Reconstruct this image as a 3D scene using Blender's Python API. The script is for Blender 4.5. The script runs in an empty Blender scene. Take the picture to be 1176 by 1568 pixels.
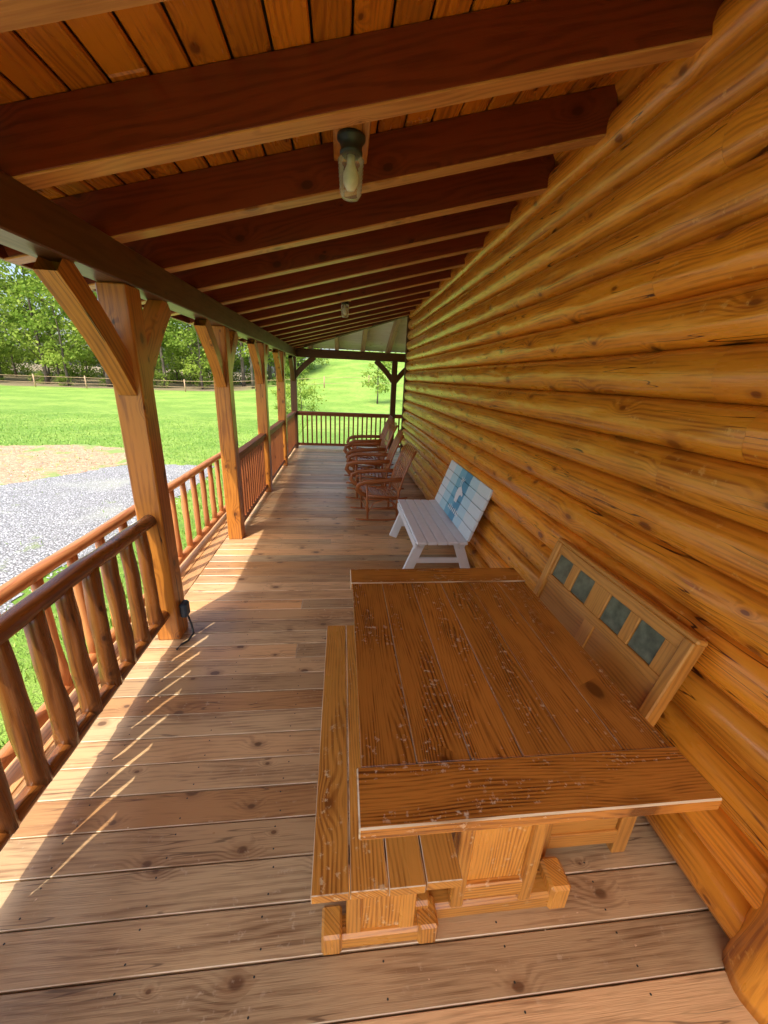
import bpy, math, random
import numpy as np
from mathutils import Vector, Matrix, noise as mnoise
random.seed(7); np.random.seed(7)
scene=bpy.context.scene
H=1.75
# ---------------------------------------------------------------- geometry helper
class Geo:
    def __init__(s):
        s.v=[];s.f=[];s.g=[];s.r=[];s.m=[];s.sm=[]
    def box(s,c,size,R=None,b=.003,ax=None,mat=0,rnd=None,emat=None):
        c=Vector(c); h=[size[0]/2,size[1]/2,size[2]/2]
        if R is None: R=(Vector((1,0,0)),Vector((0,1,0)),Vector((0,0,1)))
        b=min(b,min(h)*.6)
        if ax is None: ax=max(range(3),key=lambda i:size[i])
        o=[i for i in range(3) if i!=ax]
        if size[o[0]]<size[o[1]]: o=o[::-1]
        off=(random.random()*20,random.random()*20,0)
        rr=random.random() if rnd is None else rnd
        idx={}
        for sx in (-1,1):
            for sy in (-1,1):
                for sz in (-1,1):
                    sg=(sx,sy,sz)
                    for k in range(3):
                        l=[sg[i]*(h[i] if i==k else h[i]-b) for i in range(3)]
                        p=c+R[0]*l[0]+R[1]*l[1]+R[2]*l[2]
                        idx[(sg,k)]=len(s.v)
                        s.v.append(p[:]); s.g.append((l[ax]+off[0],l[o[0]]+off[1],l[o[1]])); s.r.append(rr)
        fs=[]
        for k in range(3):
            a,c2=[i for i in range(3) if i!=k]
            for sk in (-1,1):
                q=[]
                for (p1,p2) in ((-1,-1),(1,-1),(1,1),(-1,1)):
                    sg=[0,0,0]; sg[k]=sk; sg[a]=p1; sg[c2]=p2
                    q.append(idx[(tuple(sg),k)])
                fs.append(q)
        for k in range(3):
            a,c2=[i for i in range(3) if i!=k]
            for sa in (-1,1):
                for sc in (-1,1):
                    s1=[0,0,0]; s1[a]=sa; s1[c2]=sc; s1[k]=-1; s2=list(s1); s2[k]=1
                    s1=tuple(s1); s2=tuple(s2)
                    fs.append([idx[(s1,a)],idx[(s2,a)],idx[(s2,c2)],idx[(s1,c2)]])
        for sx in (-1,1):
            for sy in (-1,1):
                for sz in (-1,1):
                    fs.append([idx[((sx,sy,sz),k)] for k in range(3)])
        for n_,q in enumerate(fs):
            s.f.append(q); s.m.append(emat if (emat is not None and n_>5) else mat); s.sm.append(False)
    def beam(s,p0,p1,w,h,up=(0,0,1),b=.004,mat=0):
        p0=Vector(p0);p1=Vector(p1); d=(p1-p0); L=d.length; x=d.normalized()
        up=Vector(up); y=up.cross(x).normalized(); z=x.cross(y).normalized()
        s.box((p0+p1)/2,(L,w,h),(x,y,z),b=b,ax=0,mat=mat)
    def tube(s,pts,rx,ry=None,seg=8,up=(0,1,0),mat=0,wob=0,radii=None,smooth=True):
        if ry is None: ry=rx
        pts=[Vector(p) for p in pts]; n=len(pts)
        off=(random.random()*20,random.random()*20); rr=random.random()
        base=len(s.v); L=0; sd=random.random()*50
        for i,p in enumerate(pts):
            t=(pts[min(i+1,n-1)]-pts[max(i-1,0)]).normalized()
            u=Vector(up)
            if abs(u.dot(t))>.95: u=Vector((1,0,0)) if abs(t.x)<.9 else Vector((0,0,1))
            a=u.cross(t).normalized(); c=t.cross(a).normalized()
            if i: L+=(p-pts[i-1]).length
            k=radii[i] if radii else 1
            for j in range(seg):
                th=2*math.pi*j/seg
                w=1+wob*mnoise.noise(Vector((math.cos(th)*1.3+sd,math.sin(th)*1.3,L*5)))
                q=p+(a*math.cos(th)*rx+c*math.sin(th)*ry)*k*w
                s.v.append(q[:]); s.g.append((L+off[0],th*max(rx,ry)+off[1],0)); s.r.append(rr)
        for i in range(n-1):
            for j in range(seg):
                j2=(j+1)%seg
                s.f.append([base+i*seg+j,base+i*seg+j2,base+(i+1)*seg+j2,base+(i+1)*seg+j]); s.m.append(mat); s.sm.append(smooth)
        s.f.append([base+j for j in range(seg)][::-1]); s.m.append(mat); s.sm.append(False)
        s.f.append([base+(n-1)*seg+j for j in range(seg)]); s.m.append(mat); s.sm.append(False)
    def cyl(s,p0,p1,r0,r1=None,seg=12,n=2,mat=0,wob=0):
        if r1 is None:r1=r0
        p0=Vector(p0);p1=Vector(p1)
        pts=[p0.lerp(p1,i/(n-1)) for i in range(n)]
        off=(random.random()*20,random.random()*20); k0=len(s.v)
        s.tube(pts,1,1,seg=seg,mat=mat,wob=wob,radii=[r0+(r1-r0)*i/(n-1) for i in range(n)])
        for i in range(n):
            for j in range(seg):
                q=k0+i*seg+j; g=s.g[q]; s.g[q]=(g[0],off[1]+2*math.pi*j/seg*r0,0)
    def lathe(s,c,prof,seg=20,mat=0):
        base=len(s.v)
        for (r,z) in prof:
            for j in range(seg):
                th=2*math.pi*j/seg
                s.v.append((c[0]+r*math.cos(th),c[1]+r*math.sin(th),c[2]+z)); s.g.append((z,th*r,0)); s.r.append(.5)
        for i in range(len(prof)-1):
            for j in range(seg):
                j2=(j+1)%seg
                s.f.append([base+i*seg+j,base+i*seg+j2,base+(i+1)*seg+j2,base+(i+1)*seg+j]); s.m.append(mat); s.sm.append(True)
    def poly(s,pts,g=None,mat=0,rnd=.5,smooth=False):
        base=len(s.v)
        for i,p in enumerate(pts):
            s.v.append(tuple(p)); s.g.append(tuple(g[i]) if g else tuple(p)); s.r.append(rnd)
        s.f.append(list(range(base,base+len(pts)))); s.m.append(mat); s.sm.append(smooth)
    def mesh(s,name,mats,fix=True):
        me=bpy.data.meshes.new(name)
        me.from_pydata(s.v,[],s.f)
        a=me.attributes.new('gco','FLOAT_VECTOR','POINT'); a.data.foreach_set('vector',np.array(s.g,dtype=np.float32).ravel())
        a=me.attributes.new('rnd','FLOAT','POINT'); a.data.foreach_set('value',np.array(s.r,dtype=np.float32))
        me.polygons.foreach_set('material_index',s.m); me.polygons.foreach_set('use_smooth',s.sm)
        for m in mats: me.materials.append(m)
        me.update()
        if fix:
            import bmesh
            bm=bmesh.new(); bm.from_mesh(me); bmesh.ops.recalc_face_normals(bm,faces=bm.faces); bm.to_mesh(me); bm.free()
        return me
    def build(s,name,mats,parent=None,fix=True):
        ob=bpy.data.objects.new(name,s.mesh(name,mats,fix)); scene.collection.objects.link(ob)
        if parent: ob.parent=parent
        return ob
def empty(name,loc=(0,0,0)):
    e=bpy.data.objects.new(name,None); e.empty_display_size=.1; e.location=loc; scene.collection.objects.link(e); return e

# ---------------------------------------------------------------- materials
class NT:
    def __init__(s,name):
        s.mat=bpy.data.materials.new(name); s.mat.use_nodes=True; s.t=s.mat.node_tree; s.t.nodes.clear()
        s.out=s.t.nodes.new('ShaderNodeOutputMaterial'); s.p=s.t.nodes.new('ShaderNodeBsdfPrincipled')
        s.t.links.new(s.p.outputs[0],s.out.inputs[0])
    def n(s,typ,**k):
        nd=s.t.nodes.new(typ)
        for a,b in k.items(): setattr(nd,a,b)
        return nd
    def l(s,a,b): s.t.links.new(a,b)
    def put(s,sock,v):
        if isinstance(v,bpy.types.NodeSocket): s.l(v,sock)
        else:
            if isinstance(v,(tuple,list)) and len(v)==3 and sock.type=='RGBA': v=(*v,1)
            sock.default_value=v
    def m(s,op,a,b=0,c=0,clamp=False):
        nd=s.n('ShaderNodeMath',operation=op,use_clamp=clamp)
        s.put(nd.inputs[0],a); s.put(nd.inputs[1],b); s.put(nd.inputs[2],c); return nd.outputs[0]
    def comb(s,x,y,z=0):
        nd=s.n('ShaderNodeCombineXYZ'); s.put(nd.inputs[0],x);s.put(nd.inputs[1],y);s.put(nd.inputs[2],z); return nd.outputs[0]
    def noise(s,vec,scale,detail=3,rough=.5,dist=0):
        nd=s.n('ShaderNodeTexNoise'); s.put(nd.inputs['Vector'],vec); nd.inputs['Scale'].default_value=scale
        nd.inputs['Detail'].default_value=detail; nd.inputs['Roughness'].default_value=rough; nd.inputs['Distortion'].default_value=dist
        return nd.outputs['Fac']
    def noise2(s,vec,detail=1,rough=.5):
        nd=s.n('ShaderNodeTexNoise',noise_dimensions='2D'); s.put(nd.inputs['Vector'],vec); nd.inputs['Scale'].default_value=1
        nd.inputs['Detail'].default_value=detail; nd.inputs['Roughness'].default_value=rough
        return nd.outputs['Fac']
    def mr(s,v,a,b,c=0,d=1,smooth=True):
        nd=s.n('ShaderNodeMapRange')
        if smooth: nd.interpolation_type='SMOOTHSTEP'
        s.put(nd.inputs[0],v)
        for i,x in enumerate((a,b,c,d)): nd.inputs[i+1].default_value=x
        return nd.outputs[0]
    def mix(s,f,a,b,blend='MIX'):
        nd=s.n('ShaderNodeMix',data_type='RGBA',blend_type=blend)
        s.put(nd.inputs[0],f); s.put(nd.inputs[6],a); s.put(nd.inputs[7],b); return nd.outputs[2]
    def bump(s,h,strength=.3,dist=.01):
        nd=s.n('ShaderNodeBump'); nd.inputs['Strength'].default_value=strength; nd.inputs['Distance'].default_value=dist
        s.l(h,nd.inputs['Height']); s.l(nd.outputs[0],s.p.inputs['Normal'])
    def attr(s,name,vec=False):
        nd=s.n('ShaderNodeAttribute',attribute_name=name); return nd.outputs['Vector'] if vec else nd.outputs['Fac']

def wood(name,light,dark,knot,freq=45,amp=5,ring=.5,fibre=.35,rough=.4,coat=0,var=.35,kgate=.6,ks=4.0,bump=.2,blotch=.35,worn=0,wornc=(.6,.45,.3),huev=.0,krad=.1,crack=0,fs=240,nx=1.0,ns=7,wsc=24):
    t=NT(name)
    g=t.attr('gco',True); r=t.attr('rnd')
    sep=t.n('ShaderNodeSeparateXYZ'); t.l(g,sep.inputs[0]); x=sep.outputs[0]; y=sep.outputs[1]; z=sep.outputs[2]
    s_=t.m('ADD',y,z)
    kv=t.comb(t.m('MULTIPLY',x,ks*.75),t.m('MULTIPLY',s_,ks*1.15))
    vo=t.n('ShaderNodeTexVoronoi',voronoi_dimensions='2D',feature='F1'); t.l(kv,vo.inputs['Vector']); vo.inputs['Scale'].default_value=1
    vc=t.n('ShaderNodeSeparateColor'); t.l(vo.outputs['Color'],vc.inputs[0])
    gate=t.m('GREATER_THAN',vc.outputs[0],kgate)
    n2=t.noise2(t.comb(t.m('MULTIPLY',x,7),t.m('MULTIPLY',s_,fs)),2,.6)
    n1=t.noise2(t.comb(t.m('MULTIPLY',x,nx),t.m('MULTIPLY_ADD',s_,ns,t.m('MULTIPLY',r,30))),2,.5)
    n3=t.noise2(t.comb(t.m('MULTIPLY',x,1.9),t.m('MULTIPLY_ADD',s_,11,t.m('MULTIPLY',r,9))),3,.65)
    kd=t.m('ADD',vo.outputs['Distance'],t.m('MULTIPLY',t.m('SUBTRACT',n3,.5),.10))
    kd=t.m('DIVIDE',kd,t.m('MULTIPLY_ADD',vc.outputs[1],.9,.35))
    kmask=t.m('MULTIPLY',t.mr(kd,krad,krad*.5),gate)
    kb=t.m('MULTIPLY',t.mr(kd,krad*4.2,0),gate)
    ph=t.m('ADD',t.m('MULTIPLY',s_,freq),t.m('MULTIPLY',n1,amp)); ph=t.m('ADD',ph,t.m('MULTIPLY',kb,2.2))
    sn=t.m('SINE',t.m('MULTIPLY',ph,6.2832))
    rg=t.m('MULTIPLY',t.mr(sn,-.6,1,0,1),t.mr(n3,.25,.7,.3,1.15))
    f=t.m('ADD',t.m('MULTIPLY',rg,ring),t.m('MULTIPLY',t.m('SUBTRACT',n2,.5),fibre*2)); f=t.m('ADD',f,t.m('MULTIPLY',t.m('SUBTRACT',n3,.5),blotch*2),clamp=True)
    col=t.mix(f,light,dark)
    vv=t.m('MULTIPLY_ADD',r,var,1-var/2)
    fr=t.m('FRACT',t.m('MULTIPLY',r,7.13))
    col=t.mix(1,col,t.comb(vv,t.m('MULTIPLY',vv,t.m('MULTIPLY_ADD',fr,huev,1-huev/2)),t.m('MULTIPLY',vv,t.m('MULTIPLY_ADD',fr,huev*2,1-huev))),'MULTIPLY')
    col=t.mix(t.m('MULTIPLY',kmask,.85),col,knot)
    col=t.mix(t.m('MULTIPLY',t.m('MULTIPLY',t.mr(kd,krad*2.2,krad),gate),.4),col,dark)
    if crack>0:
        n4=t.noise2(t.comb(t.m('MULTIPLY',x,.9),t.m('MULTIPLY_ADD',s_,16,t.m('MULTIPLY',r,71))),2,.5)
        ck=t.m('ABSOLUTE',t.m('SUBTRACT',n4,.5)); ck=t.m('MULTIPLY',t.mr(ck,.012,.003),t.mr(n1,.52,.62)); col=t.mix(t.m('MULTIPLY',ck,crack),col,knot)
    ro=t.m('MULTIPLY_ADD',n3,.2,rough-.1)
    if worn>0:
        geo=t.n('ShaderNodeNewGeometry')
        w1=t.noise(geo.outputs['Position'],wsc,3,.75)
        w=t.m('MULTIPLY',t.mr(w1,.57,.68),t.mr(n3,.48,.66)); w=t.m('MULTIPLY',w,worn)
        col=t.mix(w,col,wornc); ro=t.m('ADD',ro,t.m('MULTIPLY',w,.25))
    t.l(col,t.p.inputs['Base Color']); t.l(ro,t.p.inputs['Roughness'])
    t.p.inputs['Coat Weight'].default_value=coat; t.p.inputs['Coat Roughness'].default_value=.2
    t.bump(n2,bump,.003)
    return t.mat
def plain(name,col,rough=.5,metal=0,nz=.15,scale=30,bump=.1,coat=0):
    t=NT(name); tc=t.n('ShaderNodeTexCoord'); nn=t.noise(tc.outputs['Object'],scale,3)
    c2=tuple(max(0,c*(1-nz*2)) for c in col)
    t.l(t.mix(nn,c2,tuple(min(1,c*(1+nz)) for c in col)),t.p.inputs['Base Color']); t.p.inputs['Roughness'].default_value=rough; t.p.inputs['Metallic'].default_value=metal
    t.p.inputs['Coat Weight'].default_value=coat
    if bump: t.bump(nn,bump,.003)
    return t.mat

M_log=wood('varnished_log',(.84,.33,.030),(.38,.095,.007),(.08,.016,.005),freq=40,amp=3.0,ring=.42,fibre=.32,rough=.30,coat=.55,var=.30,kgate=.45,ks=3.6,bump=.25,blotch=.9,krad=.095,huev=.14,crack=1,fs=160,worn=.45,wornc=(.95,.58,.18))
M_ceil=wood('ceiling_board',(.70,.235,.015),(.33,.075,.005),(.05,.01,.002),freq=44,rough=.28,coat=.4,var=.45,kgate=.35,ks=5.5,krad=.11,blotch=.7)
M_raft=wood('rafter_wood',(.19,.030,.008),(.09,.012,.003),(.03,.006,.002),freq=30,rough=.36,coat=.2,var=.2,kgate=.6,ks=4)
M_raftBounce=wood('rafter_bounce_light',(.64,.29,.09),(.38,.125,.03),(.1,.03,.01),freq=30,rough=.4,coat=.2,var=.25,kgate=.6,ks=4)  # rafter wood lightened: bounce light from the floor put into the colour
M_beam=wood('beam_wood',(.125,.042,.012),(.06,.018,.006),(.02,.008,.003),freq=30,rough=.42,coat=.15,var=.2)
M_post=wood('post_wood',(.56,.205,.028),(.24,.066,.010),(.05,.014,.005),freq=32,amp=3,rough=.38,coat=.3,var=.15,kgate=.5,crack=1,ks=5,blotch=.7)
M_deck=wood('deck_board',(.62,.385,.185),(.26,.130,.055),(.05,.020,.012),freq=48,amp=4,ring=.38,fibre=.5,rough=.34,var=.60,kgate=.48,ks=4.4,bump=.35,blotch=.85,huev=.30,worn=.35,wornc=(.74,.60,.42),krad=.09,crack=.6,coat=.12)
M_deckE=wood('deck_edge',(.84,.68,.46),(.38,.22,.1),(.1,.04,.02),freq=10,blotch=1.0,rough=.6)
M_rail=wood('log_rail',(.24,.082,.017),(.085,.024,.007),(.025,.008,.004),freq=34,rough=.28,coat=.5,var=.3,bump=.3,blotch=.9,crack=.7,ks=7)
M_rail2=wood('red_rail',(.60,.24,.085),(.36,.11,.035),(.1,.03,.01),freq=30,rough=.4,coat=.2,var=.3)
M_bal=wood('baluster_wood',(.32,.095,.025),(.17,.042,.012),(.04,.015,.005),freq=40,rough=.5,var=.3)
M_table=wood('table_oak',(.56,.215,.034),(.135,.036,.006),(.05,.012,.004),freq=95,amp=13,ring=.62,fibre=.6,rough=.25,coat=.6,var=.35,kgate=.93,ks=3,bump=.3,blotch=.6,worn=.7,wornc=(.85,.72,.52),fs=210,nx=.8,ns=5,wsc=45)
M_tedge=wood('worn_edge',(.80,.62,.40),(.34,.16,.045),(.1,.05,.02),freq=10,blotch=1.2,rough=.5)
M_bench=wood('bench_oak',(.74,.335,.060),(.34,.115,.017),(.10,.03,.008),freq=80,amp=9,ring=.6,fibre=.55,rough=.30,coat=.4,var=.30,kgate=.85,worn=.6,wornc=(.9,.76,.46),nx=.8,ns=5,blotch=.6,wsc=35)
M_settle=wood('settle_oak',(.62,.275,.052),(.36,.13,.021),(.10,.03,.008),freq=60,amp=6,ring=.5,rough=.38,coat=.2,var=.2,kgate=.85,blotch=.5)
M_chair=wood('hickory',(.42,.135,.035),(.20,.058,.015),(.06,.02,.008),freq=60,rough=.34,coat=.2,var=.3,kgate=.9)
M_pale=wood('pale_board',(.88,.85,.80),(.74,.68,.58),(.4,.3,.2),freq=40,rough=.5,var=.1,ring=.3)  # much paler than the main ceiling boards
M_paleR=wood('pale_rafter',(.50,.33,.20),(.34,.20,.11),(.1,.05,.03),freq=40,rough=.6,var=.15)  # paler than the main rafters
M_white=plain('white_paint',(.84,.86,.86),.4,nz=.05,scale=12)
M_filler=plain('pale_filler',(.60,.45,.28),.7,nz=.5,scale=40)
M_black=plain('black_metal',(.03,.04,.04),.4)
M_roofmetal=plain('roof_metal',(.05,.055,.05),.4,metal=.3)
M_slate=plain('slate_tile',(.15,.17,.115),.35,nz=.7,scale=24)
M_bulb=plain('bulb',(.95,.92,.78),.2)
M_cable=plain('cable_blue',(.05,.09,.14),.5)
M_bark=plain('bark',(.16,.125,.095),.9,nz=.4,scale=3,bump=0)
tg=NT('glass'); tr_=tg.n('ShaderNodeBsdfTransparent'); tr_.inputs[0].default_value=(.99,.99,.94,1); mx=tg.n('ShaderNodeMixShader'); fz=tg.n('ShaderNodeFresnel'); fz.inputs[0].default_value=1.45
tg.l(tg.m('MULTIPLY_ADD',fz.outputs[0],.7,.14,clamp=True),mx.inputs[0]); tg.l(tr_.outputs[0],mx.inputs[1]); tg.p.inputs['Roughness'].default_value=.12; tg.p.inputs['Base Color'].default_value=(.97,.97,.88,1); tg.p.inputs['Metallic'].default_value=.3
tg.l(tg.p.outputs[0],mx.inputs[2]); tg.l(mx.outputs[0],tg.out.inputs[0]); M_glass=tg.mat

# ---------------------------------------------------------------- deck
deck=empty('wooden_deck')
G=Geo(); y=-1.4; bw=.1405
while y<10.28:
    x1=1.335 if y<8.25 else 4.6
    j=random.choice([None,None,None,None,random.uniform(-.6,.9)])
    zz=random.uniform(-.0012,.0012)
    segs=[(-1.27,x1)] if j is None or y<.9 else [(-1.27,j-.001),(j+.001,x1)]
    for a,b_ in segs:
        G.box(((a+b_)/2,y+bw/2,-.018+zz),(b_-a,bw-.0055,.036),b=.0022,ax=0,emat=1 if y<3 else None)
    y+=bw
G.build('deck_boards',[M_deck,M_deckE],deck)
G=Geo()
G.box((-1.235,4.4,-.15),(.04,11.7,.22),b=.003); G.box((1.6,10.22,-.15),(5.6,.04,.22),b=.003)
for yy in np.arange(-1.3,10.2,.4): G.box((0,yy,-.14),(2.4,.04,.19))
for xx in (-1.1,4.0):
    for yy in (-1,1.5,4,6.5,9.9): G.box((xx,yy,-.45),(.14,.14,.4),ax=2)
G.build('deck_frame',[M_bal],deck)
G=Geo(); y=-1.4
while y<6:
    for xx in (-1.05,-.65,-.25,.15,.55,.95):
        for dy in (.03,.11):
            c=(xx+random.uniform(-.01,.01),y+dy,.0018); G.poly([(c[0]+.0035*math.cos(a),c[1]+.0035*math.sin(a),c[2]) for a in np.linspace(0,6.28,7)[:-1]])
    y+=bw
G.build('deck_screws',[M_black],deck,fix=False)
# small wind-blown chips and dry leaf bits lying on the boards
G=Geo()
for i in range(110):
    cx_,cy_=random.uniform(-1.1,1.1),random.uniform(.55,5.5)
    s0=random.uniform(.002,.006); a0=random.random()*6.28
    G.poly([(cx_+s0*random.uniform(.5,1.4)*math.cos(a0+a),cy_+s0*random.uniform(.3,1)*math.sin(a0+a),.0022+random.random()*.002) for a in (0,1.3,2.6,3.9,5.1)],rnd=random.random())
G.build('deck_debris',[M_tedge],None,fix=False)

# ---------------------------------------------------------------- log cabin wall
cabin=empty('log_cabin')
G=Geo(); pitch=.19; Y0,Y1=-1.4,8.22
for k in range(17):
    z0=.012+k*pitch
    cuts=[Y0]; yy=Y0+random.uniform(.8,3.2)
    while yy<Y1-.5: cuts.append(yy); yy+=random.uniform(2.6,4.8)
    cuts.append(Y1); sd=k*7.7; rrow=random.random()
    for a,b_ in zip(cuts[:-1],cuts[1:]):
        n=max(4,int((b_-a)/.045)); np_=17; base=len(G.v)
        off=(random.random()*30,random.random()*30); rr=min(1,max(0,rrow+random.uniform(-.15,.15))); dx=random.uniform(-.001,.001)
        for i in range(n+1):
            yv=a+.0004+(b_-a-.0008)*i/n
            for j in range(np_):
                s_=-math.cos(math.pi*j/(np_-1))*.5-.5+j/(np_-1)
                bul=.086*math.sqrt(max(0,1-abs(s_)**2.3))
                nz=mnoise.noise(Vector((yv*1.3,s_*.8,sd)))*.008+mnoise.noise(Vector((yv*6,s_*2.8,sd+9)))*.005
                kn=mnoise.noise(Vector((yv*3.1,s_*1.7,sd+40))); nz+=max(0,kn-.38)*.035
                if i in(0,n): nz-=.001
                xv=1.356-bul+(-nz)*(1-s_*s_)+dx
                G.v.append((xv,yv,z0+pitch/2+s_*pitch/2+mnoise.noise(Vector((yv*1.1,(k+.5+s_/2)*3.3,0)))*.006))
                G.g.append((yv-a+off[0],s_*pitch*.65+off[1],0)); G.r.append(rr)
        for i in range(n):
            for j in range(np_-1):
                q=base+i*np_+j
                G.f.append([q,q+1,q+np_+1,q+np_]); G.m.append(0); G.sm.append(True)
ob=G.build('log_wall',[M_log],cabin)
G=Geo()
G.box((3.02,3.4,1.3),(3.29,9.6,3.9),b=.01,ax=1)
G.build('cabin_body',[M_log],cabin)
G=Geo()
G.box((1.325,8.235,1.5),(.11,.045,3.0),ax=2); G.box((1.34,8.275,1.5),(.16,.03,3.0),ax=2)
G.build('corner_trim',[M_beam],cabin)
G=Geo()
G.tube([(1.34,.50,z) for z in np.linspace(0.0,3.0,60)],.115,.115,seg=32,wob=.16)
G.build('corner_log',[M_log],cabin)
G=Geo()
for k in range(17): G.box((4.6,8.24,.1+k*.19),(6.5,.05,.18),b=.02)
G.build('gable_wall',[M_log],cabin)

# ---------------------------------------------------------------- roof
roof=empty('porch_roof')
SA=.254
def zA(x): return 2.325+SA*(x+1.08)
SB=(zA(1.22)-2.325)/1.8
def zB(y): return 2.325+SB*(10.0-y)
def hipY(x): return 10.0-(x+1.08)*(1.8/2.3)
dA=Vector((1,0,SA)).normalized(); nA=Vector((-SA,0,1)).normalized()
EX=-1.60
G=Geo(); k=-5
while True:
    yy=1.73+.577*k; k+=1
    if yy>10.2: break
    xe=1.31
    if yy>8.2: xe=-1.08+(10.0-yy)*(2.3/1.8)-.05
    xs=EX+.02
    if xe-xs<.3: continue
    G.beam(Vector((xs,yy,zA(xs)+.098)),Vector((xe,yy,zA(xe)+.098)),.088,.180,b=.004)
    G.beam(Vector((xs,yy,zA(xs)+.004)),Vector((xe,yy,zA(xe)+.004)),.086,.010,b=.003,mat=1)  # added thin underside strip, carries the painted bounce light
G.build('rafters',[M_raft,M_raftBounce],roof)
G=Geo(); w=.128; x=-1.64
while x<1.33:
    ye=hipY(x+w)+.05
    xc=x+w/2
    ys=[-1.3]; q=random.uniform(0,3)
    while q<ye-.8: ys.append(q); q+=random.uniform(2.4,4)
    ys.append(ye)
    for a,b_ in zip(ys[:-1],ys[1:]):
        G.box((xc,(a+b_)/2,zA(xc)+.19+.012),(w*1.03-.009,b_-a-.002,.02),(dA,Vector((0,1,0)),nA),b=.007,ax=1)
    x+=w
G.build('ceiling_boards',[M_ceil],roof)
G=Geo()
def slab(pts,th,mat=0):
    n=len(pts); lo=[Vector(p) for p in pts]; hi=[p+Vector((0,0,th)) for p in lo]
    G.poly(lo[::-1],mat=mat); G.poly(hi,mat=mat)
    for i in range(n): G.poly([lo[i],lo[(i+1)%n],hi[(i+1)%n],hi[i]],mat=mat)
def PA(x,y,o=.222): return (x,y,zA(x)+o)
def PB(x,y,o=.222): return (x,y,zB(y)+o)
ex=EX-.05
slab([PA(ex,-1.4),PA(1.36,-1.4),PA(1.36,hipY(1.36)),PA(ex,hipY(ex))],.03)
slab([(1.36,hipY(1.36),zB(hipY(1.36))+.222),(ex,hipY(ex),zB(hipY(ex))+.222),PB(6,hipY(ex)),PB(6,hipY(1.36))],.03)
G.build('roof_covering',[M_roofmetal],roof)
G=Geo()
G.box((EX-.015,4.5,zA(EX)+.10),(.03,11.8,.17),b=.004); G.box((2.1,10.43,zB(10.43)+.1),(7.4,.03,.17),b=.004)
G.build('fascia',[M_raft],roof)
G=Geo()
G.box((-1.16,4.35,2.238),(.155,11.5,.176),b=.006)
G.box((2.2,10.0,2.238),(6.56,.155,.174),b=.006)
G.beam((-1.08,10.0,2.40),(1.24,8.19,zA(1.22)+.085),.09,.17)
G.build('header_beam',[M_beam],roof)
G=Geo()
for xx in np.arange(-.75,5,.62):
    ys=max(8.2,hipY(xx)) if xx<1.25 else 8.3
    G.beam((xx,ys,zB(ys)+.095),(xx,10.40,zB(10.40)+.095),.088,.185)
G.build('end_rafters',[M_paleR],roof)
G=Geo(); yy=8.25
nB=Vector((0,SB,1)).normalized(); dB=Vector((0,1,-SB)).normalized()
while yy<10.4:
    xs=-1.08+(10.0-yy)*(2.3/1.8)
    G.box(((xs+5.5)/2,yy,zB(yy)+.203),(5.5-xs,.133,.02),(Vector((1,0,0)),dB,nB),b=.004,ax=0); yy+=.13
G.build('end_ceiling_boards',[M_pale],roof)

# ---------------------------------------------------------------- posts
PY=[-1.25,.5,2.40,4.14,6.0,7.9,9.95]
def brace(G,a,b_,w=.09,h=.12):
    a=Vector(a); b_=Vector(b_); d=b_-a; hz=Vector((d.x,d.y,0)).normalized(); n=6
    bow=(Vector((0,0,1))*-abs(Vector((d.x,d.y,0)).length)+hz*d.z).normalized()*.022
    pts=[a.lerp(b_,i/n)+bow*(-math.sin(math.pi*i/n)) for i in range(n+1)]
    side=Vector((0,0,1)).cross(hz).normalized()*w/2
    base=len(G.v); off=random.random()*9; rr=random.random()
    for i,p in enumerate(pts):
        t=(pts[min(i+1,n)]-pts[max(i-1,0)]).normalized(); nn=side.cross(t).normalized()*h/2
        for (u_,v_) in ((-1,-1),(1,-1),(1,1),(-1,1)):
            q=p+side*u_+nn*v_; G.v.append(q[:]); G.g.append((i*d.length/n+off,v_*h/2+off,u_*w/2)); G.r.append(rr)
    for i in range(n):
        for j in range(4):
            j2=(j+1)%4; G.f.append([base+i*4+j,base+i*4+j2,base+i*4+4+j2,base+i*4+4+j]); G.m.append(0); G.sm.append(False)
for i,py in enumerate(PY):
    G=Geo(); w=.148
    G.box((-1.16,py,1.074),(w,w,2.148),b=.007,ax=2)
    for d in (-1,1):
        if i==0 and d==-1 or i==len(PY)-1 and d==1: continue
        brace(G,(-1.16,py+d*.03,1.64),(-1.16,py+d*.50,2.14))
    if i==len(PY)-1: brace(G,(-1.13,py+.02,1.72),(-.66,py+.02,2.16))
    G.build('porch_post' if i==0 else 'porch_post.%03d'%i,[M_post if i<6 else M_beam])
for i,px in enumerate((1.27,3.8)):
    G=Geo(); G.box((px,9.95,1.074),(.13,.13,2.148),b=.006,ax=2)
    brace(G,(px-.03,9.95,1.70),(px-.47,9.95,2.15)); brace(G,(px+.03,9.95,1.70),(px+.47,9.95,2.15))
    G.build('porch_post.%03d'%(7+i),[M_beam])

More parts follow.
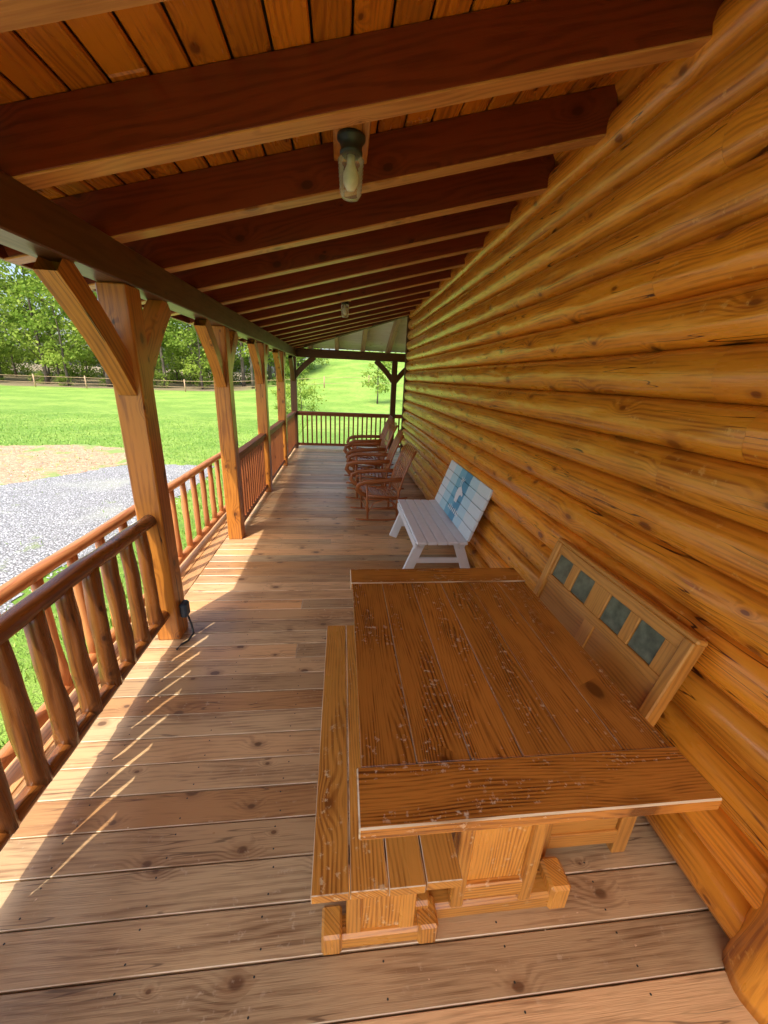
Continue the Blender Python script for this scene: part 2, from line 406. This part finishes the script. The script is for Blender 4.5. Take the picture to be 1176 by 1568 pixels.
# ---------------------------------------------------------------- railings
G=Geo()
for a,b_ in ((-1.17,.42),(.58,2.325)):
    G.tube([(-1.16,yy,.877+.004*math.sin(yy*5)) for yy in np.linspace(a,b_,24)],.040,.040,seg=18,wob=.18)
    G.tube([(-1.165,yy,.20) for yy in np.linspace(a,b_,24)],.036,.034,seg=14,wob=.15)
    yy=b_-.11
    while yy>a+.05:
        lx=random.uniform(-.006,.006)
        G.cyl((-1.165,yy,.20),(-1.16+lx,yy+lx,.87),.041,.034,seg=14,n=12,wob=.32)
        yy-=.168
G.build('log_railing',[M_rail])
def sq_rail(p0,p1,name,mat,sp=.115):
    G=Geo(); p0=Vector(p0);p1=Vector(p1); L=(p1-p0).length; d=(p1-p0)/L
    G.beam(p0+Vector((0,0,.885)),p1+Vector((0,0,.885)),.09,.045); G.beam(p0+Vector((0,0,.835)),p1+Vector((0,0,.835)),.04,.05)
    G.beam(p0+Vector((0,0,.10)),p1+Vector((0,0,.10)),.05,.06)
    n=int(L/sp)
    for i in range(1,n+1):
        p=p0+d*(L*(i)/(n+1)); G.box(p+Vector((0,0,.47)),(.036,.036,.70),ax=2)
    G.build(name,[mat])
sq_rail((-1.16,4.215,0),(-1.16,5.925,0),'deck_railing',M_bal)
sq_rail((-1.16,6.075,0),(-1.16,7.825,0),'deck_railing.001',M_bal)
sq_rail((-1.16,7.975,0),(-1.16,9.875,0),'deck_railing.002',M_bal)
sq_rail((-1.085,9.95,0),(1.204,9.95,0),'deck_railing.003',M_bal)
sq_rail((1.336,9.95,0),(3.73,9.95,0),'deck_railing.004',M_bal)
walk=empty('lower_walkway'); G=Geo()
for xx in (-1.68,-1.54,-1.40): G.box((xx+.015,2.3,-.268),(.134,7.2,.036),b=.003)
for y2 in np.arange(-1.2,5.9,.9): G.box((-1.5,y2,-.44),(.4,.06,.3))
G.build('walkway_boards',[M_deck],walk)
G=Geo()
G.tube([(-1.70,y2,.635) for y2 in np.linspace(-1.3,5.85,40)],.04,.04,seg=12,wob=.14)
G.tube([(-1.70,y2,-.16) for y2 in np.linspace(-1.3,5.85,40)],.04,.04,seg=12,wob=.14)
for y2 in np.arange(-1.2,5.85,.30): G.cyl((-1.70,y2,-.16),(-1.70,y2,.63),.034,.03,n=6,wob=.25)
G.build('walkway_railing',[M_rail2],walk)

# ---------------------------------------------------------------- dining table
TX0,TX1,TY0,TY1=.052,.982,.598,1.885; TZ=.76
tab=empty('dining_table'); G=Geo()
bwd=(TX1-TX0-.012)/6
for i in range(6):
    G.box((TX0+.006+bwd*(i+.5),(TY0+TY1)/2,TZ-.019+random.uniform(-.0008,.0008)),(bwd-.0026,TY1-TY0-.31,.036),b=.0014,ax=1)
    if i: G.box((TX0+.006+bwd*i,(TY0+TY1)/2,TZ-.012),(.0025,TY1-TY0-.32,.018),b=.0002,ax=1,mat=1)
G.box(((TX0+TX1)/2,TY0+.0765,TZ-.0175),(TX1-TX0+.012,.153,.041),b=.004,ax=0,emat=2)
G.box(((TX0+TX1)/2,TY1-.0765,TZ-.0175),(TX1-TX0+.004,.153,.041),b=.004,ax=0,emat=2)
G.build('table_top',[M_table,M_filler,M_tedge],tab)
G=Geo(); cx=(TX0+TX1)/2
for yy in (.80,1.68):
    G.box((cx,yy,.04),(.56,.085,.075),b=.012,ax=0)
    G.box((cx-.25,yy,.062),(.075,.10,.118),b=.01); G.box((cx+.25,yy,.062),(.075,.10,.118),b=.01)
    G.box((cx,yy,.40),(.27,.05,.66),b=.006,ax=2)
    for s_ in (-1,1): G.beam((cx+s_*.12,yy-.03,.07),(cx+s_*.12,yy-.03,.70),.045,.03,up=(0,1,0))
    G.box((cx,yy-.028,.14),(.29,.03,.07),b=.005); G.box((cx,yy,.70),(.70,.07,.05),b=.006,ax=0)
G.box((cx,1.24,.30),(.04,.86,.12),b=.005,ax=1)
G.box((cx,TY0+.16,.695),(.62,.025,.06)); G.box((cx,TY1-.16,.695),(.62,.025,.06))
G.box((TX0+.14,1.24,.695),(.025,.95,.06)); G.box((TX1-.14,1.24,.695),(.025,.95,.06))
G.build('table_trestle',[M_bench],tab)

be=empty('wooden_bench'); G=Geo(); bx0,bx1,by0,by1=-.075,.345,.64,1.815; bwd=(bx1-bx0)/4
for i in range(4): G.box((bx0+bwd*(i+.5),(by0+by1)/2,.433),(bwd-.004,by1-by0+random.uniform(-.004,.006),.034),b=.002,ax=1,emat=1)
G.build('seat',[M_bench,M_tedge],be)
G=Geo(); cx=(bx0+bx1)/2
for yy in (.745,1.70):
    G.box((cx,yy,.036),(.37,.065,.066),b=.01,ax=0)
    G.box((cx-.155,yy,.05),(.065,.085,.095),b=.008); G.box((cx+.155,yy,.05),(.065,.085,.095),b=.008)
    G.box((cx,yy,.24),(.13,.03,.35),b=.004,ax=2)
    for s_ in (-1,1): G.beam((cx+s_*.085,yy-.003,.06),(cx+s_*.085,yy-.003,.41),.05,.04,up=(0,1,0))
    G.box((cx,yy,.395),(.34,.06,.04),b=.004,ax=0)
G.box((cx,(.745+1.70)/2,.24),(.03,.93,.07),ax=1)
G.build('trestle_legs',[M_bench],be)

se=empty('settle_bench'); G=Geo(); sy0,sy1=.90,1.90; sx0,sx1=.74,1.14
for yy in (sy0+.018,sy1-.018):
    G.box((sx0+.03,yy,.225),(.06,.036,.45),ax=2); G.box((sx1-.03,yy,.225),(.06,.036,.45),ax=2)
    G.box(((sx0+sx1)/2,yy,.40),(sx1-sx0-.12,.034,.09)); G.box(((sx0+sx1)/2,yy,.095),(sx1-sx0-.12,.034,.07))
    G.box(((sx0+sx1)/2,yy,.24),(sx1-sx0-.13,.014,.25),ax=0)
for xx in (sx0+.012,sx1-.012): G.box((xx,(sy0+sy1)/2,.25),(.02,sy1-sy0-.075,.36),ax=1)
G.box(((sx0+sx1)/2-.01,(sy0+sy1)/2,.463),(sx1-sx0+.02,sy1-sy0+.03,.026),b=.005,ax=1)
tx=Vector((.13,0,.50)).normalized(); ny=Vector((0,1,0)); nx=ny.cross(tx).normalized()
def BP(a,y_,o=0):
    return Vector((1.095,0,.45))+tx*a+Vector((0,y_,0))+nx*o
Rb=(nx,ny,tx)
yb0,yb1=.97,1.86; L=yb1-yb0; ym=(yb0+yb1)/2
for yy in (yb0+.022,yb1-.022): G.box(BP(.245,yy),(.055,.044,.52),Rb,b=.005,ax=2)
G.box(BP(.475,ym),(.036,L-.088,.05),Rb,ax=1); G.box(BP(.512,ym),(.045,L+.01,.022),Rb,b=.006,ax=1)
G.box(BP(.30,ym),(.032,L-.088,.045),Rb,ax=1); G.box(BP(.03,ym),(.032,L-.088,.06),Rb,ax=1); G.box(BP(.16,ym),(.014,L-.09,.24),Rb,ax=1)
ts=[.055,.235,.475,.655]; tw=.125
edges=[yb0+.044]+[v for t0 in ts for v in (yb0+.05+t0-.0,yb0+.05+t0+tw)]+[yb1-.044]
for a,b_ in zip(edges[::2],edges[1::2]):
    if b_>a+.005: G.box(BP(.387,(a+b_)/2),(.030,b_-a,.13),Rb,ax=2)
G.box(BP(.16,ym),(.03,.07,.24),Rb,ax=2)
G.build('oak_frame',[M_settle],se)
G=Geo()
for t0 in ts: G.box(BP(.387,yb0+.05+t0+tw/2),(.016,tw,.128),Rb)
G.build('slate_tiles',[M_slate],se)

# ---------------------------------------------------------------- white bench
wb=empty('white_bench'); G=Geo(); wy0,wy1=3.02,4.28; wm=(wy0+wy1)/2
xs=.66
for i in range(5):
    G.box((xs+.045+i*.092,wm,.405),(.085,wy1-wy0,.028),b=.004,ax=1)
G.box((.665,wm,.36),(.03,wy1-wy0-.12,.07)); G.box((1.08,wm,.36),(.03,wy1-wy0-.12,.07))
for yy in (wy0+.16,wy1-.16):
    G.beam((.74,yy,.39),(.60,yy+.0,.015),.09,.035,up=(0,1,0)); G.beam((1.06,yy,.39),(1.20,yy,.015),.09,.035,up=(0,1,0))
    G.box((.90,yy,.37),(.44,.04,.06),ax=0); G.box((.90,yy,.17),(.50,.03,.05),ax=0)
t2=Vector((.17,0,.50)).normalized(); n2=ny.cross(t2).normalized(); Rw=(n2,ny,t2)
def WP(a,y_,o=0): return Vector((1.105,0,.40))+t2*a+Vector((0,y_,0))+n2*o
for yy in (wy0+.16,wm,wy1-.16): G.box(WP(.22,yy,.035),(.035,.08,.62),Rw,ax=2)
G.build('bench_frame',[M_white],wb)
tp=NT('painted_panel'); gpos=tp.n('ShaderNodeTexCoord'); sp=tp.n('ShaderNodeSeparateXYZ'); tp.l(gpos.outputs['Object'],sp.inputs[0])
yy=sp.outputs[1]; nn=tp.noise(gpos.outputs['Object'],9,3)
yw=tp.m('ADD',yy,tp.m('MULTIPLY',tp.m('SUBTRACT',nn,.5),.05))
cr=tp.n('ShaderNodeValToRGB'); tp.l(tp.mr(yw,wy0,wy1,0,1,False),cr.inputs[0]); cr.color_ramp.interpolation='CONSTANT'
els=[(0,(.70,.78,.80,1)),(.22,(.52,.72,.80,1)),(.38,(.10,.33,.50,1)),(.52,(.20,.48,.62,1)),(.66,(.50,.72,.78,1)),(.82,(.78,.82,.82,1))]
cr.color_ramp.elements[0].position=0; cr.color_ramp.elements[0].color=els[0][1]; cr.color_ramp.elements[1].position=els[1][0]; cr.color_ramp.elements[1].color=els[1][1]
for p,c in els[2:]:
    e=cr.color_ramp.elements.new(p); e.color=c
tp.l(cr.outputs[0],tp.p.inputs['Base Color']); tp.p.inputs['Roughness'].default_value=.5
G=Geo()
for i in range(5): G.box(WP(.075+i*.101,wm),(.026,wy1-wy0,.097),Rw,b=.004,ax=1)
G.build('backrest',[tp.mat],wb)
G=Geo()
def flat(pts,o=-.0155):
    G.poly([WP(a,y_,o) for y_,a in pts])
deer=[(3.62,.20),(3.70,.20),(3.73,.28),(3.72,.34),(3.66,.37),(3.60,.34),(3.58,.30),(3.62,.28)]
flat(deer); flat([(3.54,.31),(3.60,.34),(3.60,.30),(3.55,.285)])
for s_ in (0,1):
    b0=3.66+s_*.04
    flat([(b0,.36),(b0+.012,.36),(b0+.04,.46),(b0+.03,.46)]); flat([(b0+.015,.41),(b0-.03,.45),(b0-.025,.455),(b0+.02,.42)])
for i in range(7): flat([(3.45+i*.05,.10),(3.475+i*.05,.10),(3.475+i*.05,.14+.01*(i%3)),(3.45+i*.05,.14)])
ob=G.build('deer_motif',[M_white],wb)

# ---------------------------------------------------------------- rocking chairs
def rocker(name,ox,oy,sc,rot):
    G=Geo()
    for s_ in (-1,1):
        y_=s_*.27
        G.tube([(x_, y_, .018+.16*(x_-.02)**2) for x_ in np.linspace(-.42,.55,14)],.014,.022,seg=8)
        G.cyl((-.24,y_,.03),(-.27,y_*1.0,.60),.017,.015,seg=8)
        G.tube([(.20,y_,.03),(.19,y_,.25),(.21,y_,.45),(.28,y_,.70),(.36,y_,.90),(.43,y_,1.04)],.018,.018,seg=8)
        G.tube([(.27,y_,.63),(.10,y_*1.08,.63),(-.12,y_*1.15,.62),(-.30,y_*1.15,.61),(-.39,y_*1.12,.57),(-.41,y_*1.08,.50),(-.36,y_*1.04,.44),(-.26,y_,.40)],.032,.009,seg=8,up=(0,1,0))
        G.tube([(-.25,y_,.40),(0,y_,.37),(.19,y_,.36)],.017,.017,seg=8)
        G.cyl((-.24,y_,.20),(.20,y_,.18),.011,seg=6)
        G.tube([(-.24,y_,.14),(-.16,y_,.28),(0,y_,.33),(.12,y_,.28),(.19,y_,.14)],.009,seg=6)
    for (x_,z_) in ((-.24,.16),(-.24,.28),(.20,.20),(-.25,.40),(.21,.45),(.41,1.0),(.30,.74)):
        G.cyl((x_,-.27,z_),(x_,.27,z_),.013,seg=8)
    for i in range(9):
        x_=-.27+i*.056; z_=.408-.045*math.sin((i/8)*math.pi*.7)
        G.box((x_,0,z_),(.04,.54,.012),b=.003,ax=1)
    for i in range(6):
        y_=-.20+i*.08
        G.tube([(.20,y_,.40),(.225,y_,.55),(.29,y_,.74),(.36,y_,.92),(.43,y_,1.07)],.006,.022,seg=8,up=(0,1,0))
    me=G.mesh(name,[M_chair])
    ob=bpy.data.objects.new(name,me); scene.collection.objects.link(ob)
    ob.location=(ox,oy,0); ob.scale=(sc,sc,sc); ob.rotation_euler=(0,0,rot)
rocker('rocking_chair',.52,4.90,.88,.12)
rocker('rocking_chair.001',.48,5.80,.96,-.05)
rocker('rocking_chair.002',.48,6.70,.99,.06)
rocker('rocking_chair.003',.53,7.6,1.0,.0)

# ---------------------------------------------------------------- jar lights
def jar(name,x,y,zt):
    e=empty(name)
    G=Geo(); G.box((x,y,zt+.01),(.15,.42,.03),b=.004,ax=1); G.build('mount_board',[M_post],e)
    G=Geo(); G.lathe((x,y,zt-.005),[(0,0),(.058,0),(.058,-.014),(.046,-.024),(.043,-.048),(.047,-.052),(.047,-.062),(0,-.062)]); G.build('socket_cap',[M_black],e)
    G=Geo(); pr=[(.040,-.066),(.047,-.078)]
    for i in range(9): pr+=[(.055-.001*i,-.086-i*.014),(.050-.001*i,-.093-i*.014)]
    pr+=[(.035,-.216),(0,-.218)]
    G.lathe((x,y,zt),pr,seg=24); G.build('glass_jar',[M_glass],e)
    G=Geo(); G.lathe((x,y,zt),[(.0,-.068),(.016,-.07),(.018,-.10),(.034,-.135),(.032,-.165),(.016,-.188),(0,-.190)]); G.build('bulb',[M_bulb],e)
jar('jar_light',.03,2.0,zA(.03)+.08)
jar('jar_light.001',.03,5.5,zA(.03)+.08)

oc=empty('electrical_outlet')
G=Geo(); G.box((-1.062,2.40,.20),(.045,.075,.11),b=.012); G.build('cover',[M_cable],oc)
G=Geo(); G.tube([(-1.05,2.40,.15),(-1.03,2.39,.09),(-1.01,2.36,.03),(-1.03,2.31,.008),(-1.06,2.27,.008),(-1.07,2.22,.008)],.007,seg=8); G.build('cord',[M_black],oc)

# ---------------------------------------------------------------- terrain
def ss(t): t=max(0,min(1,t)); return t*t*(3-2*t)
GZ=-.60
def hgt(x,y):
    hh=7.5*ss((y-24)/85)*ss((x+.10*y+12)/22)
    hh+=1.2*ss((y-45)/60)
    hh+=.25*mnoise.noise(Vector((x*.03,y*.03,0)))*ss((abs(y-5)-10)/20)
    return GZ+hh
def axis(lo,hi,near,far):
    out=[0.0]; s_=near
    while out[-1]<hi: out.append(out[-1]+s_); s_=min(far,s_*1.08)
    neg=[0.0]; s_=near
    while neg[-1]>lo: neg.append(neg[-1]-s_); s_=min(far,s_*1.08)
    return sorted(set(neg+out))
ax_=axis(-500,500,1.5,30); ay_=axis(-300,700,1.5,30)
G=Geo(); nx_=len(ax_)
for yy in ay_:
    for xx in ax_:
        G.v.append((xx,yy,hgt(xx,yy))); G.g.append((xx,yy,0)); G.r.append(.5)
for j in range(len(ay_)-1):
    for i in range(nx_-1):
        q=j*nx_+i; G.f.append([q,q+1,q+nx_+1,q+nx_]); G.m.append(0); G.sm.append(True)
tgm=NT('grass'); geo=tgm.n('ShaderNodeNewGeometry'); P=geo.outputs['Position']
a=tgm.noise(P,.35,3); b_=tgm.noise(P,9,3,.7); c=tgm.noise(P,60,2,.7); d_=tgm.noise(P,2.2,3,.6)
col=tgm.mix(tgm.mr(a,.35,.65),(.17,.33,.03),(.31,.46,.07)); col=tgm.mix(tgm.m('MULTIPLY',tgm.mr(d_,.45,.7),.8),col,(.14,.29,.03)); col=tgm.mix(tgm.mr(b_,.5,.75),col,(.38,.46,.12)); col=tgm.mix(tgm.m('MULTIPLY',tgm.mr(c,.5,.3),.6),col,(.08,.17,.02))
sp=tgm.n('ShaderNodeSeparateXYZ'); tgm.l(P,sp.inputs[0])
lit=tgm.m('MULTIPLY',tgm.mr(tgm.m('ADD',sp.outputs[1],tgm.m('MULTIPLY',a,6)),49,52),tgm.mr(tgm.m('MULTIPLY_ADD',sp.outputs[1],.13,sp.outputs[0]),-2,-6))
col=tgm.mix(lit,col,(.22,.17,.09))
tgm.l(col,tgm.p.inputs['Base Color']); tgm.p.inputs['Roughness'].default_value=.9; tgm.bump(c,.8,.05)
G.build('lawn',[tgm.mat],fix=False)

def blob(name,outline,z,mat):
    pts=[]
    n=len(outline)
    for i in range(n):
        a=Vector((*outline[i],0)); b_=Vector((*outline[(i+1)%n],0)); m=max(1,int((b_-a).length/.15))
        for k in range(m):
            p=a.lerp(b_,k/m); w=mnoise.noise_vector(p*1.2)*.28+mnoise.noise_vector(p*5)*.14
            pts.append((p.x+w.x,p.y+w.y,z))
    G=Geo(); G.poly(pts); me=G.mesh(name,[mat],False)
    ob=bpy.data.objects.new(name,me); scene.collection.objects.link(ob)
    if me.polygons[0].normal.z<0: me.flip_normals()
    return pts
tr=NT('gravel'); geo=tr.n('ShaderNodeNewGeometry'); P=geo.outputs['Position']
vo=tr.n('ShaderNodeTexVoronoi'); tr.l(P,vo.inputs['Vector']); vo.inputs['Scale'].default_value=38
sc_=tr.n('ShaderNodeSeparateColor'); tr.l(vo.outputs['Color'],sc_.inputs[0])
cc=tr.mix(sc_.outputs[0],(.28,.28,.29),(.60,.61,.63)); cc=tr.mix(tr.mr(vo.outputs['Distance'],.3,.6),cc,(.17,.17,.17)); a=tr.noise(P,.8,3); b_=tr.noise(P,3,4,.7)
cc=tr.mix(tr.mr(a,.5,.8),cc,(.36,.37,.32)); cc=tr.mix(tr.mr(b_,.62,.72),cc,(.22,.27,.13)); tr.l(cc,tr.p.inputs['Base Color']); tr.p.inputs['Roughness'].default_value=.85; tr.bump(vo.outputs['Distance'],.8,.02)
ts_=NT('straw'); geo=ts_.n('ShaderNodeNewGeometry'); P=geo.outputs['Position']
a=ts_.noise(P,14,4,.75,1.5); b_=ts_.noise(P,1.3,3)
cc=ts_.mix(ts_.mr(a,.38,.62),(.22,.13,.07),(.60,.42,.26)); cc=ts_.mix(ts_.mr(b_,.54,.64),cc,(.22,.30,.08)); ts_.l(cc,ts_.p.inputs['Base Color']); ts_.p.inputs['Roughness'].default_value=.9
gpoly=[(-3.2,-9),(-3.3,4),(-3.1,8.3),(-3.2,10.2),(-5.0,10.4),(-5.8,9.9),(-6.7,8.1),(-9,6.6),(-14,5.4),(-28,4.5),(-28,-9)]
spoly=[(-5.2,10.6),(-6.0,9.4),(-6.9,7.6),(-9.3,6.0),(-13,5.0),(-17,7),(-15,10),(-10.5,12.3),(-8,12.9),(-6.4,12.4)]
blob('straw_patch',spoly,GZ+.005,ts_.mat); blob('gravel_driveway',gpoly,GZ+.010,tr.mat)

def inpoly(x,y,poly):
    r=False; n=len(poly); j=n-1
    for i in range(n):
        xi,yi=poly[i]; xj,yj=poly[j]
        if (yi>y)!=(yj>y) and x<(xj-xi)*(y-yi)/(yj-yi)+xi: r=not r
        j=i
    return r
tb=NT('grass_blade'); r=tb.attr('rnd'); tb.l(tb.mix(r,(.12,.28,.025),(.34,.50,.08)),tb.p.inputs['Base Color']); tb.p.inputs['Roughness'].default_value=.6
G=Geo()
for i in range(48000):
    d=random.random()**1.6; x_=-1.75-d*15; y_=random.uniform(.5,22)
    if inpoly(x_,y_,gpoly) and random.random()>.03: continue
    if inpoly(x_,y_,spoly) and random.random()>.12: continue
    h_=random.uniform(.03,.075)*(1.2 if x_>-3 else 1)*(.3+.7*min(1,(24-y_)/10)); a=random.random()*6.28; w_=random.uniform(.005,.010)*(1+d*1.2)
    dx,dy=math.cos(a)*w_,math.sin(a)*w_; lx,ly=random.gauss(0,.025),random.gauss(0,.025)
    G.poly([(x_-dx,y_-dy,GZ-.002),(x_+dx,y_+dy,GZ-.002),(x_+lx,y_+ly,GZ+h_)],rnd=random.random())
G.build('grass_tufts',[tb.mat],fix=False)
G=Geo()
for i in range(5000):
    x_=-3.0-random.random()**1.4*8; y_=random.uniform(1,10.2)
    if not inpoly(x_,y_,gpoly) and random.random()>.3: continue
    r_=random.uniform(.008,.02); vs=[Vector((1,0,0)),Vector((0,1,0)),Vector((-1,0,0)),Vector((0,-1,0)),Vector((0,0,.8))]
    vs=[Vector((x_,y_,GZ+.011))+v*r_*random.uniform(.7,1.3) for v in vs]; rr=random.random()
    b0=len(G.v)
    for v in vs: G.v.append(v[:]); G.g.append(v[:]); G.r.append(rr)
    for k in range(4): G.f.append([b0+k,b0+(k+1)%4,b0+4]); G.m.append(0); G.sm.append(False)
tn=NT('stone'); r=tn.attr('rnd'); tn.l(tn.mix(r,(.24,.24,.25),(.62,.62,.62)),tn.p.inputs['Base Color']); tn.p.inputs['Roughness'].default_value=.85
G.build('gravel_stones',[tn.mat],fix=False)

# ---------------------------------------------------------------- trees
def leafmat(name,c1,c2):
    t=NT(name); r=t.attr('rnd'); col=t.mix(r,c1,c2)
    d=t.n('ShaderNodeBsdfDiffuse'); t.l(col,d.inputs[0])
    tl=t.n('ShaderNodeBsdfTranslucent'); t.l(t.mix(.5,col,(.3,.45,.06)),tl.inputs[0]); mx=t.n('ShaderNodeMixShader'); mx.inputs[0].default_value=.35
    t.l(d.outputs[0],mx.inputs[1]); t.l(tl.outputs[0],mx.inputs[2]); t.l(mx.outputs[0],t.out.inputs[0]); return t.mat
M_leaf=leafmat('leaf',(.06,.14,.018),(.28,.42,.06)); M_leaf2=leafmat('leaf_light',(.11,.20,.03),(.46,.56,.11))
def tree_mesh(name,seed,h,cr,cb,ncl,nl,ls,mat,trunk=.2):
    rg=random.Random(seed); G=Geo()
    pts=[Vector((math.sin(i*.9+seed)*.12*i/6,math.cos(i*.7+seed)*.12*i/6,h*.85*i/8)) for i in range(9)]
    G.tube(pts,trunk,trunk,seg=8,mat=0,radii=[1.25,1,.92,.82,.7,.58,.42,.26,.1])
    for c in range(ncl):
        u=rg.random(); z=h*(cb+(1-cb)*u)
        prof=math.sin(math.pi*min(1,(u*.85+.12)))**.7
        rad=cr*prof*rg.uniform(.25,1.05); a=rg.random()*6.283
        cc=Vector((math.cos(a)*rad,math.sin(a)*rad,z))
        tz=max(h*cb*.6,z-rad*rg.uniform(.3,.8)); k=min(7,int(tz/(h*.85)*8)); st=pts[k].lerp(pts[k+1],.5)
        if c%2==0: G.tube([st,st.lerp(cc,.5)+Vector((0,0,rad*.1)),cc],trunk*.28,seg=5,mat=0,radii=[1,.6,.15])
        cs=rg.uniform(.55,1.25)*cr*.25; br=rg.uniform(0,.6)
        for l in range(nl):
            d=Vector((rg.gauss(0,1),rg.gauss(0,1),rg.gauss(0,.7)))*cs*.55
            p=cc+d; n=Vector((rg.gauss(0,1),rg.gauss(0,1),rg.gauss(.6,1))).normalized(); t_=n.orthogonal().normalized(); b_=n.cross(t_)
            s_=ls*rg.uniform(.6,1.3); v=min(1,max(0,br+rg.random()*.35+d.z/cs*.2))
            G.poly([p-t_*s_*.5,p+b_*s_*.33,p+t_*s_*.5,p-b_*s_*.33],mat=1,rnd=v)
    return G.mesh(name,[M_bark,mat],False)
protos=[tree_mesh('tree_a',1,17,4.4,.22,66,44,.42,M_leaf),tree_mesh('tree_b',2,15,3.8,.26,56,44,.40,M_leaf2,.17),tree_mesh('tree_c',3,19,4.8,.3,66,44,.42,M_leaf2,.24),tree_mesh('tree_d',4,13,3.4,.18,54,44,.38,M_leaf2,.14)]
brush=tree_mesh('brush',9,2.6,2.2,.0,40,60,.17,M_leaf2,.04)
woods=empty('woodland')
rg=random.Random(5)
def place(me,x_,y_,s_=1,par=None,nm='woodland_tree'):
    ob=bpy.data.objects.new(nm,me); scene.collection.objects.link(ob); ob.location=(x_,y_,hgt(x_,y_)-.1); ob.rotation_euler=(0,0,rg.random()*6.28)
    k=s_*rg.uniform(.85,1.15); ob.scale=(k,k,k*rg.uniform(.9,1.1)); ob.parent=par; return ob
for row,yy in enumerate((52,57,64,73)):
    x_=-64-row*4
    while x_<-5-row*0.5:
        place(rg.choice(protos),x_+rg.uniform(-1,1),yy+rg.uniform(-1.8,1.8),1 if row<3 else 1.1,woods); x_+=rg.uniform(4.2,7.0)
x_=-60
while x_<-6:
    if rg.random()<.6: place(brush,x_,rg.uniform(50.5,56),rg.uniform(.35,.9),woods,'brush')
    place(brush,x_,rg.uniform(66,72),rg.uniform(1.4,2.4),woods,'brush')
    x_+=rg.uniform(2,3.6)
for i in range(26):
    place(rg.choice(protos),rg.uniform(-14,60),rg.uniform(112,135),1.1,woods)
def single(name,me,x_,y_,s_):
    ob=bpy.data.objects.new(name,me); scene.collection.objects.link(ob); ob.location=(x_,y_,hgt(x_,y_)-.05); ob.scale=(s_,)*3; ob.rotation_euler=(0,0,x_)
single('leafy_bush',brush,-2.6,26,.75); single('leafy_bush.001',brush,-3.9,30,.6)
single('young_tree',protos[3],3.0,34,.45)
G=Geo()
for i,x_ in enumerate(range(-42,10,5)): G.cyl((x_,46,hgt(x_,46)-.2),(x_,46,hgt(x_,46)+1.3),.07,.06,seg=6)
for z_ in (.5,1.1):
    G.tube([(x_,46,hgt(x_,46)+z_) for x_ in range(-42,10,5)],.02,seg=4)
G.build('field_fence',[M_paleR])

# ---------------------------------------------------------------- light
sd=Vector((-.276,-.45,.848)).normalized()
sun=bpy.data.lights.new('sun','SUN'); sun.energy=5; sun.angle=math.radians(.5); sun.color=(1,.94,.84)
so=bpy.data.objects.new('sun',sun); scene.collection.objects.link(so); so.rotation_euler=(-sd).to_track_quat('-Z','Y').to_euler(); so.location=(-5,-8,15)
w=bpy.data.worlds.new('World'); scene.world=w; w.use_nodes=True; nt=w.node_tree; bg=nt.nodes['Background']
sk=nt.nodes.new('ShaderNodeTexSky'); sk.sky_type='NISHITA'; sk.sun_disc=False; sk.sun_elevation=math.asin(sd.z); sk.sun_rotation=math.atan2(sd.x,sd.y)
sk.dust_density=4.0
nt.links.new(sk.outputs[0],bg.inputs[0]); bg.inputs[1].default_value=.34
# ---------------------------------------------------------------- camera
cam=bpy.data.cameras.new('camera'); co=bpy.data.objects.new('camera',cam); scene.collection.objects.link(co)
r=Vector((.9938,-.1020,.0433)); u=Vector((-.0073,.3298,.944))
r.normalize(); u=(u-r*u.dot(r)).normalized(); bk=r.cross(u)
m=Matrix(((r.x,u.x,bk.x,0),(r.y,u.y,bk.y,0),(r.z,u.z,bk.z,H),(0,0,0,1))); co.matrix_world=m
cam.sensor_fit='VERTICAL'; cam.sensor_height=36; cam.sensor_width=27; cam.lens=589/1568*36; cam.clip_end=2000; cam.clip_start=.02
scene.camera=co
scene.view_settings.view_transform='Standard'; scene.view_settings.look='None'; scene.view_settings.exposure=0
print('done')
